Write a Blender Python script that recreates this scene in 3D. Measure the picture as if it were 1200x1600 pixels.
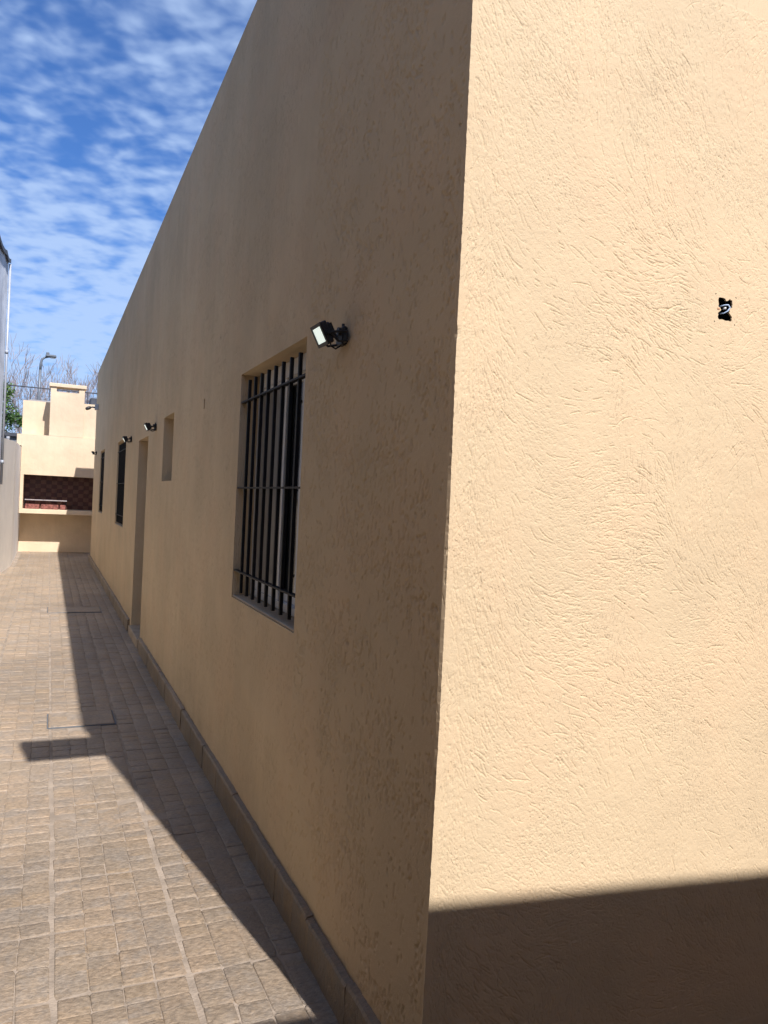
import bpy, bmesh, math, random
import numpy as np
from mathutils import Vector, Matrix, noise

for o in list(bpy.data.objects): bpy.data.objects.remove(o, do_unlink=True)
scene = bpy.context.scene
COL = scene.collection
rnd = random.Random(7)

# ------------------------------------------------------------------ camera
F_PX, YAW, PITCH, ROLL = 1201.45, 0.411845, -0.010226, 0.047178
CAM = Vector((-0.9128, -1.6896, 1.6))
cy, sy, cp, sp = math.cos(YAW), math.sin(YAW), math.cos(PITCH), math.sin(PITCH)
Fw = Vector((sy*cp, cy*cp, sp)); Rt = Vector((cy, -sy, 0)); Up = Rt.cross(Fw)
R2 = Rt*math.cos(ROLL) + Up*math.sin(ROLL)
U2 = Up*math.cos(ROLL) - Rt*math.sin(ROLL)
cam_d = bpy.data.cameras.new('camera'); cam = bpy.data.objects.new('camera', cam_d); COL.objects.link(cam)
M = Matrix.Identity(4)
for i in range(3):
    M[i][0] = R2[i]; M[i][1] = U2[i]; M[i][2] = -Fw[i]; M[i][3] = CAM[i]
cam.matrix_world = M
cam_d.sensor_fit = 'VERTICAL'; cam_d.sensor_height = 36.0
cam_d.lens = F_PX/1600*36.0
cam_d.clip_start = 0.05; cam_d.clip_end = 3000
scene.camera = cam
scene.render.resolution_x = 768; scene.render.resolution_y = 1024

def project(P):
    v = Vector(P) - CAM; d = v.dot(Fw)
    if d < .1: return None
    return 600 + F_PX*v.dot(R2)/d, 800 - F_PX*v.dot(U2)/d, d

# ------------------------------------------------------------------ light
SUN_EL = math.radians(47.2)
SUN_AZ = math.atan2(0.166, -0.986)            # clockwise from +Y
SUN = Vector((math.sin(SUN_AZ)*math.cos(SUN_EL), math.cos(SUN_AZ)*math.cos(SUN_EL), math.sin(SUN_EL)))
sl = bpy.data.lights.new('sun', 'SUN'); sl.energy = 5.0; sl.angle = math.radians(0.53); sl.color = (1.0, 0.95, 0.95)
so = bpy.data.objects.new('sun', sl); COL.objects.link(so)
so.rotation_euler = (-SUN).to_track_quat('-Z', 'Y').to_euler(); so.location = (2, -6, 12)

world = bpy.data.worlds.new('World'); scene.world = world; world.use_nodes = True
wt = world.node_tree; wt.nodes.clear()
def wn(t, **k):
    n = wt.nodes.new(t)
    for a, b in k.items(): setattr(n, a, b)
    return n
w_out = wn('ShaderNodeOutputWorld'); w_bg = wn('ShaderNodeBackground'); w_bg.inputs[1].default_value = 0.054
sky = wn('ShaderNodeTexSky', sky_type='NISHITA', sun_disc=False, sun_elevation=SUN_EL, sun_rotation=SUN_AZ)
sky.air_density = 1.0; sky.dust_density = 0.6; sky.ozone_density = 2.2; sky.altitude = 20
tc = wn('ShaderNodeTexCoord'); sep = wn('ShaderNodeSeparateXYZ'); wt.links.new(tc.outputs['Generated'], sep.inputs[0])
def wm(op, a, b=None, c=None, clamp=False):
    n = wn('ShaderNodeMath', operation=op); n.use_clamp = clamp
    for i, v in enumerate((a, b, c)):
        if v is None: continue
        if isinstance(v, (int, float)): n.inputs[i].default_value = v
        else: wt.links.new(v, n.inputs[i])
    return n.outputs[0]
zc = wm('MAXIMUM', sep.outputs[2], 0.0)
den = wm('ADD', zc, 0.16)
cx = wm('DIVIDE', sep.outputs[0], den); cyy = wm('DIVIDE', sep.outputs[1], den)
cmb = wn('ShaderNodeCombineXYZ'); wt.links.new(cx, cmb.inputs[0]); wt.links.new(cyy, cmb.inputs[1])
def wnoise(sc, det, rough, rot=0.0, stretch=(1, 1, 1), off=(0, 0, 0), dist=0.0):
    mp = wn('ShaderNodeMapping'); mp.inputs['Scale'].default_value = stretch; mp.inputs['Rotation'].default_value = (0, 0, rot); mp.inputs['Location'].default_value = off
    wt.links.new(cmb.outputs[0], mp.inputs[0])
    n = wn('ShaderNodeTexNoise'); n.inputs['Scale'].default_value = sc; n.inputs['Detail'].default_value = det
    n.inputs['Roughness'].default_value = rough; n.inputs['Distortion'].default_value = dist
    wt.links.new(mp.outputs[0], n.inputs['Vector']); return n.outputs[0]
n1 = wnoise(13.0, 2.5, 0.5, 0.5, (1.0, 1.1, 1), (3.1, 1.7, 0), 0.15)
n2 = wnoise(1.3, 2.0, 0.5, 0.2, (1, 1, 1), (8.3, 2.2, 0))
n3 = wnoise(4.0, 6.0, 0.62, 0.9, (1.0, 1.3, 1), (1.2, 5.0, 0), 0.3)
s1 = wm('MULTIPLY_ADD', n2, 0.55, n1)
s2 = wm('MULTIPLY_ADD', n3, 0.5, s1)
hz = wm('MULTIPLY', wm('SUBTRACT', 0.42, zc, clamp=True), 1.05)
s3 = wm('ADD', s2, hz)
mr = wn('ShaderNodeMapRange', interpolation_type='SMOOTHSTEP'); wt.links.new(s3, mr.inputs[0])
mr.inputs[1].default_value = 0.84; mr.inputs[2].default_value = 1.36; mr.inputs[3].default_value = 0.04; mr.inputs[4].default_value = 0.76
mix = wn('ShaderNodeMix', data_type='RGBA'); wt.links.new(mr.outputs[0], mix.inputs[0])
skyg = wn('ShaderNodeMix', data_type='RGBA', blend_type='MULTIPLY'); skyg.inputs[0].default_value = 1.0
wt.links.new(sky.outputs[0], skyg.inputs[6]); skyg.inputs[7].default_value = (0.66, 1.26, 2.15, 1)
wt.links.new(skyg.outputs[2], mix.inputs[6]); mix.inputs[7].default_value = (7.8, 10.2, 14.5, 1)
wt.links.new(mix.outputs[2], w_bg.inputs[0]); wt.links.new(w_bg.outputs[0], w_out.inputs[0])

vs = scene.view_settings
vs.view_transform = 'Standard'; vs.look = 'None'; vs.exposure = 0.40; vs.gamma = 1.0; vs.use_curve_mapping = False
scene.render.engine = 'CYCLES'
scene.cycles.max_bounces = 8; scene.cycles.diffuse_bounces = 5

# ------------------------------------------------------------------ materials
class MatB:
    def __init__(s, name):
        s.m = bpy.data.materials.new(name); s.m.use_nodes = True; s.t = s.m.node_tree
        s.b = s.t.nodes['Principled BSDF']
        s.pos = None
    def n(s, t, **k):
        x = s.t.nodes.new(t)
        for a, b in k.items(): setattr(x, a, b)
        return x
    def link(s, a, b): s.t.links.new(a, b)
    def math(s, op, a, b=None, c=None, clamp=False):
        n = s.n('ShaderNodeMath', operation=op); n.use_clamp = clamp
        for i, v in enumerate((a, b, c)):
            if v is None: continue
            if isinstance(v, (int, float)): n.inputs[i].default_value = v
            else: s.link(v, n.inputs[i])
        return n.outputs[0]
    def position(s):
        if s.pos is None: s.pos = s.n('ShaderNodeNewGeometry').outputs['Position']
        return s.pos
    def noise(s, vec, scale, det=2.0, rough=0.5, dist=0.0, out=0):
        n = s.n('ShaderNodeTexNoise'); n.inputs['Scale'].default_value = scale; n.inputs['Detail'].default_value = det
        n.inputs['Roughness'].default_value = rough; n.inputs['Distortion'].default_value = dist
        s.link(vec, n.inputs['Vector']); return n.outputs[out]
    def mapping(s, vec, scale=(1, 1, 1), loc=(0, 0, 0), rot=(0, 0, 0)):
        n = s.n('ShaderNodeMapping'); n.inputs['Scale'].default_value = scale; n.inputs['Location'].default_value = loc; n.inputs['Rotation'].default_value = rot
        s.link(vec, n.inputs[0]); return n.outputs[0]
    def rng(s, v, a, b, c=0.0, d=1.0, smooth=True):
        n = s.n('ShaderNodeMapRange', interpolation_type='SMOOTHSTEP' if smooth else 'LINEAR')
        s.link(v, n.inputs[0])
        for i, x in enumerate((a, b, c, d)): n.inputs[i+1].default_value = x
        return n.outputs[0]
    def mix(s, f, a, b, blend='MIX'):
        n = s.n('ShaderNodeMix', data_type='RGBA', blend_type=blend)
        for i, v in ((0, f), (6, a), (7, b)):
            if isinstance(v, (int, float)): n.inputs[i].default_value = v
            elif isinstance(v, tuple): n.inputs[i].default_value = (*v, 1)
            else: s.link(v, n.inputs[i])
        return n.outputs[2]
    def bump(s, h, dist=1.0, strength=1.0, normal=None):
        n = s.n('ShaderNodeBump'); n.inputs['Distance'].default_value = dist; n.inputs['Strength'].default_value = strength
        s.link(h, n.inputs['Height'])
        if normal is not None: s.link(normal, n.inputs['Normal'])
        s.link(n.outputs[0], s.b.inputs['Normal']); return n.outputs[0]
    def base(s, c):
        if isinstance(c, tuple): s.b.inputs['Base Color'].default_value = (*c, 1)
        else: s.link(c, s.b.inputs['Base Color'])
    def set(s, **k):
        for a, v in k.items(): s.b.inputs[a.replace('_', ' ')].default_value = v
        return s

STUCCO = (0.650, 0.510, 0.325)
def stucco(name, warp, depth, color=STUCCO, longs=1.0, bottomdirt=False):
    """trowel-dragged plaster: short grooves that follow a swirling direction"""
    B = MatB(name); P = B.position()
    sp_ = B.n('ShaderNodeSeparateXYZ'); B.link(P, sp_.inputs[0])
    u = B.math('ADD', sp_.outputs[0], sp_.outputs[1])
    uv = B.n('ShaderNodeCombineXYZ'); B.link(u, uv.inputs[0]); B.link(sp_.outputs[2], uv.inputs[1]); uv = uv.outputs[0]
    wcol = B.noise(uv, 1.5, 1.5, 0.45, 0, 1)
    wv = B.n('ShaderNodeVectorMath', operation='SUBTRACT'); B.link(wcol, wv.inputs[0]); wv.inputs[1].default_value = (.5, .5, .5)
    ws = B.n('ShaderNodeVectorMath', operation='MULTIPLY_ADD'); B.link(wv.outputs[0], ws.inputs[0]); ws.inputs[1].default_value = (warp, warp, 0); B.link(uv, ws.inputs[2])
    q = ws.outputs[0]
    # long drag lines
    l1 = B.noise(B.mapping(q, (105, 9, 1)), 1.0, 1.5, 0.55)
    g1 = B.rng(l1, 0.335, 0.405, 1.0, 0.0)
    patch = B.rng(B.noise(uv, 5.0, 2.0, 0.6), 0.44, 0.62)
    g1 = B.math('MULTIPLY', g1, patch)
    l2 = B.noise(B.mapping(q, (150, 24, 1), (5.3, 2.1, 0)), 1.0, 1.0, 0.5)
    g2 = B.rng(l2, 0.325, 0.40, 1.0, 0.0)
    patch2 = B.rng(B.noise(B.mapping(uv, (1, 1, 1), (7, 3, 0)), 3.4, 2.0, 0.6), 0.36, 0.58, 0.15, 1.0)
    g2 = B.math('MULTIPLY', g2, patch2)
    g = B.math('MAXIMUM', B.math('MULTIPLY', g1, longs), B.math('MULTIPLY', g2, 0.9))
    mid = B.noise(B.mapping(q, (34, 12, 1)), 1.0, 2.0, 0.5)
    low = B.noise(P, 4.5, 2.0, 0.5)
    h = B.math('MULTIPLY', g, -depth)
    h = B.math('MULTIPLY_ADD', mid, 0.0016, h)
    h = B.math('MULTIPLY_ADD', low, 0.010, h)
    B.bump(h, 1.0, 1.0)
    tone = B.rng(B.noise(P, 1.1, 4.0, 0.62), 0.3, 0.7, 0.90, 1.06)
    streak = B.rng(B.noise(B.mapping(uv, (7, 0.5, 1)), 1.0, 3.0, 0.6), 0.35, 0.7, 0.97, 1.02)
    k = B.math('MULTIPLY', tone, streak)
    col = B.mix(1.0, color, k, 'MULTIPLY')
    pink = B.rng(B.noise(B.mapping(P, (1, 1, 1), (4, 9, 2)), 2.3, 3.0, 0.6), 0.42, 0.66, 0.0, 0.35)
    col = B.mix(pink, col, tuple(c*f for c, f in zip(color, (1.03, 0.95, 0.93))))
    B.base(col); B.set(Roughness=0.92, Specular_IOR_Level=0.12)
    return B.m

def plain(name, color, rough=0.6, metal=0.0, var=0.12, scale=6.0, bump=0.0, bscale=80.0, spec=0.5):
    B = MatB(name); P = B.position()
    k = B.rng(B.noise(P, scale, 4.0, 0.6), 0.3, 0.7, 1-var, 1+var)
    B.base(B.mix(1.0, color, k, 'MULTIPLY')); B.set(Roughness=rough, Metallic=metal, Specular_IOR_Level=spec)
    if bump: B.bump(B.noise(P, bscale, 3.0, 0.6), bump, 1.0)
    return B.m

def stone(name, tint=1.0, wet=0.0):
    """stamped concrete block surface: patchy grey, ochre and pinkish release colour, split-face relief"""
    B = MatB(name); P = B.position()
    m1 = B.mapping(P, (1/0.105, 1/0.099, 0), (0.0, -0.2222, 0))
    fl = B.n('ShaderNodeVectorMath', operation='FLOOR'); B.link(m1, fl.inputs[0])
    wnz = B.n('ShaderNodeTexWhiteNoise', noise_dimensions='2D'); B.link(fl.outputs[0], wnz.inputs['Vector'])
    cell = wnz.outputs['Value']
    blot = B.noise(P, 2.6, 5.0, 0.65); blot2 = B.noise(B.mapping(P, (1, 1, 1), (3, 8, 1)), 8.5, 5.0, 0.7)
    big = B.noise(B.mapping(P, (1, .7, 1), (11, 2, 5)), 0.9, 4.0, 0.6)
    c = B.mix(B.rng(blot, 0.4, 0.62), (0.367*tint, 0.289*tint, 0.202*tint), (0.424*tint, 0.320*tint, 0.216*tint))
    c = B.mix(B.rng(blot2, 0.44, 0.64, 0, 0.85), c, (0.356*tint, 0.299*tint, 0.233*tint))
    c = B.mix(B.rng(B.math('ADD', B.math('MULTIPLY', cell, .5), blot2), 0.86, 1.1, 0, 0.6), c, (0.441*tint, 0.310*tint, 0.176*tint))
    c = B.mix(B.rng(cell, 0.0, 0.22, 0.30, 0.0), c, (0.305*tint, 0.252*tint, 0.194*tint))
    c = B.mix(1.0, c, B.rng(big, 0.34, 0.66, 0.80, 1.10), 'MULTIPLY')
    fine = B.noise(B.mapping(P, (1, 1.7, 1)), 46, 5.0, 0.7)
    c = B.mix(1.0, c, B.rng(fine, 0.28, 0.72, 0.70, 1.24), 'MULTIPLY')
    c = B.mix(B.rng(B.noise(B.mapping(P, (1, 1, 1), (2, 6, 3)), 21, 6.0, 0.75), 0.54, 0.70, 0.0, 0.55), c, (0.20*tint, 0.17*tint, 0.135*tint))
    B.base(c)
    B.link(B.rng(fine, 0.3, 0.7, 0.42, 0.66), B.b.inputs['Roughness']); B.set(Specular_IOR_Level=0.45)
    h = B.math('MULTIPLY', B.noise(B.mapping(P, (1, 1.6, 1)), 34, 5.0, 0.65, 0.8), 0.0065)
    h = B.math('MULTIPLY_ADD', B.noise(P, 170, 3.0, 0.6), 0.0016, h)
    B.bump(h, 1.0, 1.0)
    return B.m

M_SOUTH = stucco('plaster_swirled', 0.55, 0.0032)
M_WEST = stucco('plaster_dragged', 0.10, 0.0030, tuple(c*.97 for c in STUCCO), 0.45)
M_PLAST = stucco('plaster_plain', 0.3, 0.002, (0.68, 0.55, 0.38), 0.5)
def fineplaster(name, color, warp=0.5, d=0.0010):
    B = MatB(name); P = B.position()
    tone = B.rng(B.noise(P, 1.1, 4.0, 0.62), 0.3, 0.7, 0.93, 1.05)
    B.base(B.mix(B.rng(B.noise(P, 2.3, 3.0, 0.6), 0.42, 0.66, 0.0, 0.35), B.mix(1.0, color, tone, 'MULTIPLY'), tuple(c*f for c, f in zip(color, (1.03, 0.95, 0.93)))))
    sp_ = B.n('ShaderNodeSeparateXYZ'); B.link(P, sp_.inputs[0])
    uv = B.n('ShaderNodeCombineXYZ'); B.link(B.math('ADD', sp_.outputs[0], sp_.outputs[1]), uv.inputs[0]); B.link(sp_.outputs[2], uv.inputs[1]); uv = uv.outputs[0]
    wv = B.n('ShaderNodeVectorMath', operation='SUBTRACT'); B.link(B.noise(uv, 1.8, 1.0, 0.4, 0, 1), wv.inputs[0]); wv.inputs[1].default_value = (.5, .5, .5)
    ws = B.n('ShaderNodeVectorMath', operation='MULTIPLY_ADD'); B.link(wv.outputs[0], ws.inputs[0]); ws.inputs[1].default_value = (warp, warp, 0); B.link(uv, ws.inputs[2])
    g = B.rng(B.noise(B.mapping(ws.outputs[0], (210, 42, 1)), 1.0, 1.0, 0.5), 0.30, 0.42, 1.0, 0.0)
    g = B.math('MULTIPLY', g, B.rng(B.noise(uv, 4.2, 2.0, 0.6), 0.42, 0.64, 0.12, 1.0))
    h = B.math('MULTIPLY_ADD', g, -d, B.math('MULTIPLY', B.noise(P, 420, 1.0, 0.6), 0.0008))
    B.bump(h, 1.0, 1.0); B.set(Roughness=0.92, Specular_IOR_Level=0.12); return B.m
M_SOUTHN = fineplaster('plaster_swirled_relief', STUCCO)
M_WESTN = fineplaster('plaster_dragged_relief', tuple(c*.97 for c in STUCCO), 0.12, 0.0016)
M_STONE = stone('stamped_stone', 0.95)
M_TILE = stone("plinth_stone", 0.74)
M_JOINT = plain('sandy_joint', (0.335, 0.275, 0.21), 0.85, 0, 0.22, 7.0, 0.0045, 70, 0.3)
M_BLACK = plain('black_painted_iron', (0.010, 0.010, 0.011), 0.6, 0, 0.2, 30, 0.0004, 200, 0.25)
M_PLASTICK = plain('black_plastic', (0.014, 0.014, 0.014), 0.5, 0, 0.15, 30)
M_WHITEAL = plain('white_aluminium', (0.70, 0.70, 0.68), 0.4, 0, 0.05, 8)
M_GREYAL = plain('grey_aluminium', (0.35, 0.36, 0.37), 0.4, 0.2, 0.05, 8)
M_WOOD = plain('brown_door_paint', (0.10, 0.065, 0.045), 0.5, 0, 0.2, 9)
M_ROOF = plain('roof_membrane', (0.30, 0.29, 0.28), 0.8, 0, 0.15, 2)
M_CREAM = plain('cream_paint', (0.82, 0.76, 0.64), 0.85, 0, 0.05, 1.5, 0.002, 40, 0.2)
M_WHITEW = plain('off_white_paint', (0.90, 0.86, 0.78), 0.85, 0, 0.05, 1.5, 0.002, 40, 0.2)
M_ZINC = plain('weathered_zinc', (0.42, 0.45, 0.49), 0.55, 0.3, 0.16, 2.5, 0.001, 30)
M_ZINCW = plain('pale_zinc', (0.50, 0.52, 0.55), 0.45, 0.2, 0.06, 6)
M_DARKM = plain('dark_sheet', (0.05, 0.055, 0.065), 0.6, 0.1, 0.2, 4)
M_BLOCKER = plain('bounce_blocker_grey', (0.24, 0.21, 0.18), 0.95, 0, 0.25, 3, 0.004, 30, 0.2)  # dark grey chosen to cut bounce from the unseen near wall
M_SOIL = plain('ground_soil', (0.16, 0.14, 0.10), 0.95, 0, 0.25, 0.6, 0.02, 5, 0.2)
M_RED = plain('red_brick', (0.20, 0.075, 0.06), 0.35, 0, 0.5, 22, 0.002, 60)
M_TRED = plain('oxblood_tile', (0.062, 0.017, 0.016), 0.3, 0, 0.25, 9)
M_TBROWN = plain('brown_tile', (0.125, 0.058, 0.042), 0.3, 0, 0.25, 9)
M_STEEL = plain('bare_steel', (0.55, 0.50, 0.49), 0.4, 0.6, 0.15, 12)
M_GALV = plain('grey_lamp_metal', (0.16, 0.18, 0.20), 0.5, 0.3, 0.1, 4)
M_BARK = plain('pale_bark', (0.33, 0.275, 0.26), 0.9, 0, 0.2, 6)
M_GREENBARK = plain('dark_bark', (0.09, 0.065, 0.045), 0.9, 0, 0.2, 6)
M_WIRE = plain('pale_blue_cable', (0.45, 0.58, 0.75), 0.4, 0, 0.1, 40)
M_WIREW = plain('white_cable', (0.75, 0.75, 0.72), 0.4, 0, 0.1, 40)
M_TAB = plain('orange_tab', (0.5, 0.26, 0.14), 0.6, 0, 0.2, 60)
M_SILL = plain('grey_sill', (0.42, 0.34, 0.25), 0.8, 0, 0.12, 8, 0.001, 90, 0.2)
M_GREYPANE = plain('frosted_shade', (0.23, 0.22, 0.20), 0.25, 0, 0.08, 3)
def leafmat():
    B = MatB('leaf_green'); P = B.position()
    n = B.noise(P, 3.0, 3.0, 0.6); r = B.n('ShaderNodeObjectInfo').outputs['Random']
    B.base(B.mix(B.rng(n, 0.35, 0.65), (0.035, 0.085, 0.018), (0.12, 0.21, 0.04))); B.set(Roughness=0.5)
    B.b.inputs['Transmission Weight'].default_value = 0.0
    return B.m
M_LEAF = leafmat()
def glass_mat():
    B = MatB('dark_window_glass'); B.base((0.012, 0.014, 0.016)); B.set(Roughness=0.06, Specular_IOR_Level=0.6)
    P = B.position(); B.bump(B.noise(P, 3.0, 1.0), 0.002, 1.0); return B.m
M_GLASS = glass_mat()
def lens_mat():
    B = MatB('lit_led_lens'); B.base((0.8, 0.85, 0.82)); B.set(Roughness=0.2)
    B.b.inputs['Emission Color'].default_value = (0.86, 1.0, 0.93, 1); B.b.inputs['Emission Strength'].default_value = 0.55
    return B.m
M_LENS = lens_mat()

# ------------------------------------------------------------------ mesh helpers
class MB:
    def __init__(s): s.v = []; s.f = []
    def add(s, vs_, fs):
        o = len(s.v); s.v += [tuple(p) for p in vs_]; s.f += [tuple(i+o for i in f) for f in fs]
    def box(s, x0, x1, y0, y1, z0, z1):
        s.add([(x0,y0,z0),(x1,y0,z0),(x1,y1,z0),(x0,y1,z0),(x0,y0,z1),(x1,y0,z1),(x1,y1,z1),(x0,y1,z1)],
              [(0,3,2,1),(4,5,6,7),(0,1,5,4),(1,2,6,5),(2,3,7,6),(3,0,4,7)])
        return s
    def bbox(s, x0, x1, y0, y1, z0, z1, b=0.003):
        """box with chamfered edges"""
        bm = bmesh.new(); bmesh.ops.create_cube(bm, size=1)
        for v in bm.verts: v.co = Vector(((x0+x1)/2+v.co.x*(x1-x0), (y0+y1)/2+v.co.y*(y1-y0), (z0+z1)/2+v.co.z*(z1-z0)))
        bmesh.ops.bevel(bm, geom=bm.edges[:], offset=b, segments=1, affect='EDGES')
        bm.verts.index_update(); s.add([v.co[:] for v in bm.verts], [[v.index for v in f.verts] for f in bm.faces]); bm.free()
        return s
    def tube(s, pts, rad, n=8, caps=True):
        pts = [Vector(p) for p in pts]
        rs = rad if isinstance(rad, (list, tuple)) else [rad]*len(pts)
        o = len(s.v); prev = None
        for i, p in enumerate(pts):
            t = (pts[min(i+1, len(pts)-1)] - pts[max(i-1, 0)]).normalized()
            a = prev - t*prev.dot(t) if prev is not None else (Vector((0,0,1)) if abs(t.z) < .9 else Vector((1,0,0))).cross(t)
            a.normalize(); prev = a; b = t.cross(a)
            for k in range(n):
                an = 2*math.pi*k/n; s.v.append(tuple(p + (a*math.cos(an)+b*math.sin(an))*rs[i]))
        for i in range(len(pts)-1):
            for k in range(n):
                k2 = (k+1) % n; s.f.append((o+i*n+k, o+i*n+k2, o+(i+1)*n+k2, o+(i+1)*n+k))
        if caps:
            s.f.append(tuple(o+k for k in range(n))[::-1]); s.f.append(tuple(o+(len(pts)-1)*n+k for k in range(n)))
        return s
    def xf(s, m):
        s.v = [tuple(m @ Vector(p)) for p in s.v]; return s
    def mesh(s, name, mat, smooth=False):
        me = bpy.data.meshes.new(name); me.from_pydata(s.v, [], s.f); me.update()
        if mat: me.materials.append(mat)
        if smooth: me.shade_smooth()
        return me
    def build(s, name, mat, parent=None, smooth=False, kind=None):
        o = bpy.data.objects.new(name, s.mesh(name, mat, smooth)); COL.objects.link(o)
        if parent is not None:
            o.parent = parent
            o.matrix_parent_inverse = Matrix.Translation(-world_loc(parent))
        if kind: o['kind'] = kind
        return o
def world_loc(o):
    l = Vector((0,0,0)); 
    while o is not None:
        if o.type == 'EMPTY' or o.get('_moved'): l = l + o.location
        o = o.parent if o.parent and False else None
    return l
def thing(name, label, cat, loc=(0,0,0), group=None):
    o = bpy.data.objects.new(name, None); COL.objects.link(o); o.location = loc; o.empty_display_size = .2
    o['label'] = label; o['category'] = cat
    if group: o['group'] = group
    return o
def tag(o, label, cat, group=None):
    o['label'] = label; o['category'] = cat
    if group: o['group'] = group
    return o
def box(name, mat, parent, *a, b=0.0, **k):
    m = MB()
    (m.bbox(*a, b=b) if b else m.box(*a))
    return m.build(name, mat, parent, **k)

# ------------------------------------------------------------------ ground and pavement
g = MB(); g.add([(-900,-900,-.035),(900,-900,-.035),(900,900,-.035),(-900,900,-.035)], [(0,1,2,3)])
g.build('ground', M_SOIL, kind='structure')

def left_x(y): return -1.56 + 0.072*(y-15.53) if y < 15.53 else -1.56
pv = MB(); pv.add([(-3.4,-3.4,0),(3.0,-3.4,0),(3.0,-0.002,0),(0.02,-0.002,0),(0.02,16.7,0),(3.0,16.7,0),(3.0,19.5,0),(-1.7,19.5,0),(-1.7,15.5,0),(-3.1,-3.4,0)],
   [(0,1,2,3,4,5,6,7,8)])
pave = pv.build('pavement', M_JOINT, kind='structure')

COVERS = [(-0.853, -0.435, 3.85, 4.18), (-0.86, -0.22, 9.03, 9.50)]
def cobble_shape(w, l, r, top, drop=0.012):
    """8-sided stamped block with a thin worn rim: 40 triangles"""
    hw, hl = w/2, l/2; c = min(w, l)*.07; jt = .0022
    ring = [(-hw+c,-hl),(hw-c,-hl),(hw,-hl+c),(hw,hl-c),(hw-c,hl),(-hw+c,hl),(-hw,hl-c),(-hw,-hl+c)]
    ring = [(x+r.uniform(-jt,jt), y+r.uniform(-jt,jt)) for x, y in ring]
    vs_ = [(x, y, -drop) for x, y in ring]
    vs_ += [(x, y, top*.55) for x, y in ring]
    vs_ += [(x*(1-.0035/hw), y*(1-.0035/hl), top+r.uniform(-.0008,.0008)) for x, y in ring]
    vs_ += [(r.uniform(-.01,.01), r.uniform(-.01,.01), top+r.uniform(-.0015,.0012))]
    fs = []
    for k in range(8):
        j = (k+1) % 8
        fs += [(k, j, 8+j, 8+k), (8+k, 8+j, 16+j, 16+k), (16+k, 16+j, 24)]
    return vs_, fs
cells = []
PX, PY = 0.42, 0.396
for pi in range(-8, 1):
    for pj in range(-10, 48):
        x0 = -0.42 + pi*PX; y0 = 0.88 + pj*PY
        pr = random.Random(pi*997+pj)
        bx_, by_ = pr.choice((.020, .016, .012)), pr.choice((.012, .008, .004))
        w = (PX-bx_)/4
        for i in range(4):
            x = x0 + bx_/2 + (i+.5)*w
            cuts = [0] + [(j+1)*(PY-by_)/4 + pr.uniform(-.012, .012) for j in range(3)] + [PY-by_]
            for j in range(4):
                if pr.random() < .24 and j < 3: cuts[j+1] = None
            cuts = [c for c in cuts if c is not None]
            for a, b in zip(cuts[:-1], cuts[1:]):
                r = random.Random((pi*131+pj)*64+i*16+int(a*1000))
                gx, gy = r.choice((.001, .002, .0035)), r.choice((.0008, .0016, .0035))
                cells.append((x+r.uniform(-.002,.002), y0+by_/2+(a+b)/2, w-gx, (b-a)-gy, r))
def in_pave(x, y):
    if y > 19.36 or y < -2.2: return False
    if x < left_x(y)+.055: return False
    if y < 0.05: 
        if x > 2.5: return False
    elif y < 16.75:
        if x > -0.050: return False
    elif x > .5: return False
    for a, b, c, d in COVERS:
        if a-.04 < x < b+.04 and c-.04 < y < d+.04: return False
    return True
cells = [c for c in cells if in_pave(c[0], c[1])]
def score(c):
    p = project((c[0], c[1], 0))
    if p is None: return 1e9
    if -20 < p[0] < 1220 and -20 < p[1] < 1630: return p[2]
    return 1e6 + p[2]
cells.sort(key=score)
variants = []
vr = random.Random(3)
for k in range(10):
    m = MB(); m.add(*cobble_shape(0.0925, 0.0845, vr, 0.0030)); variants.append(m.mesh('cobble', M_STONE, True))
for c in cells[:300]:
    o = bpy.data.objects.new('cobble', vr.choice(variants)); COL.objects.link(o); o.parent = pave
    o.location = (c[0], c[1], vr.uniform(-.002, .0015)); o.rotation_euler = (vr.uniform(-.025,.025), vr.uniform(-.012,.012), vr.choice((0, math.pi))+vr.uniform(-.02,.02))
    o.scale = (c[2]/.0925, c[3]/.0845, 1)
m = MB()
for c in cells[300:]:
    vs_, fs = cobble_shape(c[2], c[3], c[4], 0.0030); dz = c[4].uniform(-.002, .0015)
    m.add([(c[0]+x, c[1]+y, z+dz) for x, y, z in vs_], fs)
m.build('cobble_field', M_STONE, pave, smooth=True, kind='stuff')

for k, (a, b, c, d) in enumerate(COVERS):
    lab = ['stone-faced inspection lid let into the paving beside the jutting shadow', 'far stone-faced inspection lid in the paving near the door'][k]
    cv = box('inspection_cover', M_STONE, None, a, b, c, d, 0.002, 0.013, b=0.004)
    tag(cv, lab, 'drain cover')
    fr = MB(); e = .009
    fr.box(a-e, b+e, c-e, c-.003, 0.0015, .009); fr.box(a-e, b+e, d+.003, d+e, .0015, .009)
    fr.box(a-e, a-.003, c-.003, d+.003, .0015, .009); fr.box(b+.003, b+e, c-.003, d+.003, .0015, .009)
    fr.build('rim', M_GALV, cv)

# ------------------------------------------------------------------ the house
HY = 16.83; HX = 9.0; HH = 4.245; TH = 0.24
house = thing('house', 'long beige plastered house with flat parapet, sunlit end wall and shaded side', 'house', (0,0,0))
W1 = (1.24, 2.37, 1.07, 2.25); NI = (4.76, 5.36, 1.71, 2.27); DO = (6.50, 7.40, 0.0, 2.185)
W2 = (9.0, 10.36, 1.125, 2.325); W3 = (13.3, 14.5, 1.18, 2.375); HO = (3.405, 3.45, 2.17, 2.235)
STRIP = 0.012
RW = (STRIP, 1.22, 0.0, 3.35); RS = (STRIP, 1.32, 0.06, 3.10)
openW = [(*W1, .20), (*NI, .20), (*DO, .20), (*W2, .20), (*W3, .20), (*HO, .05)]

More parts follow.
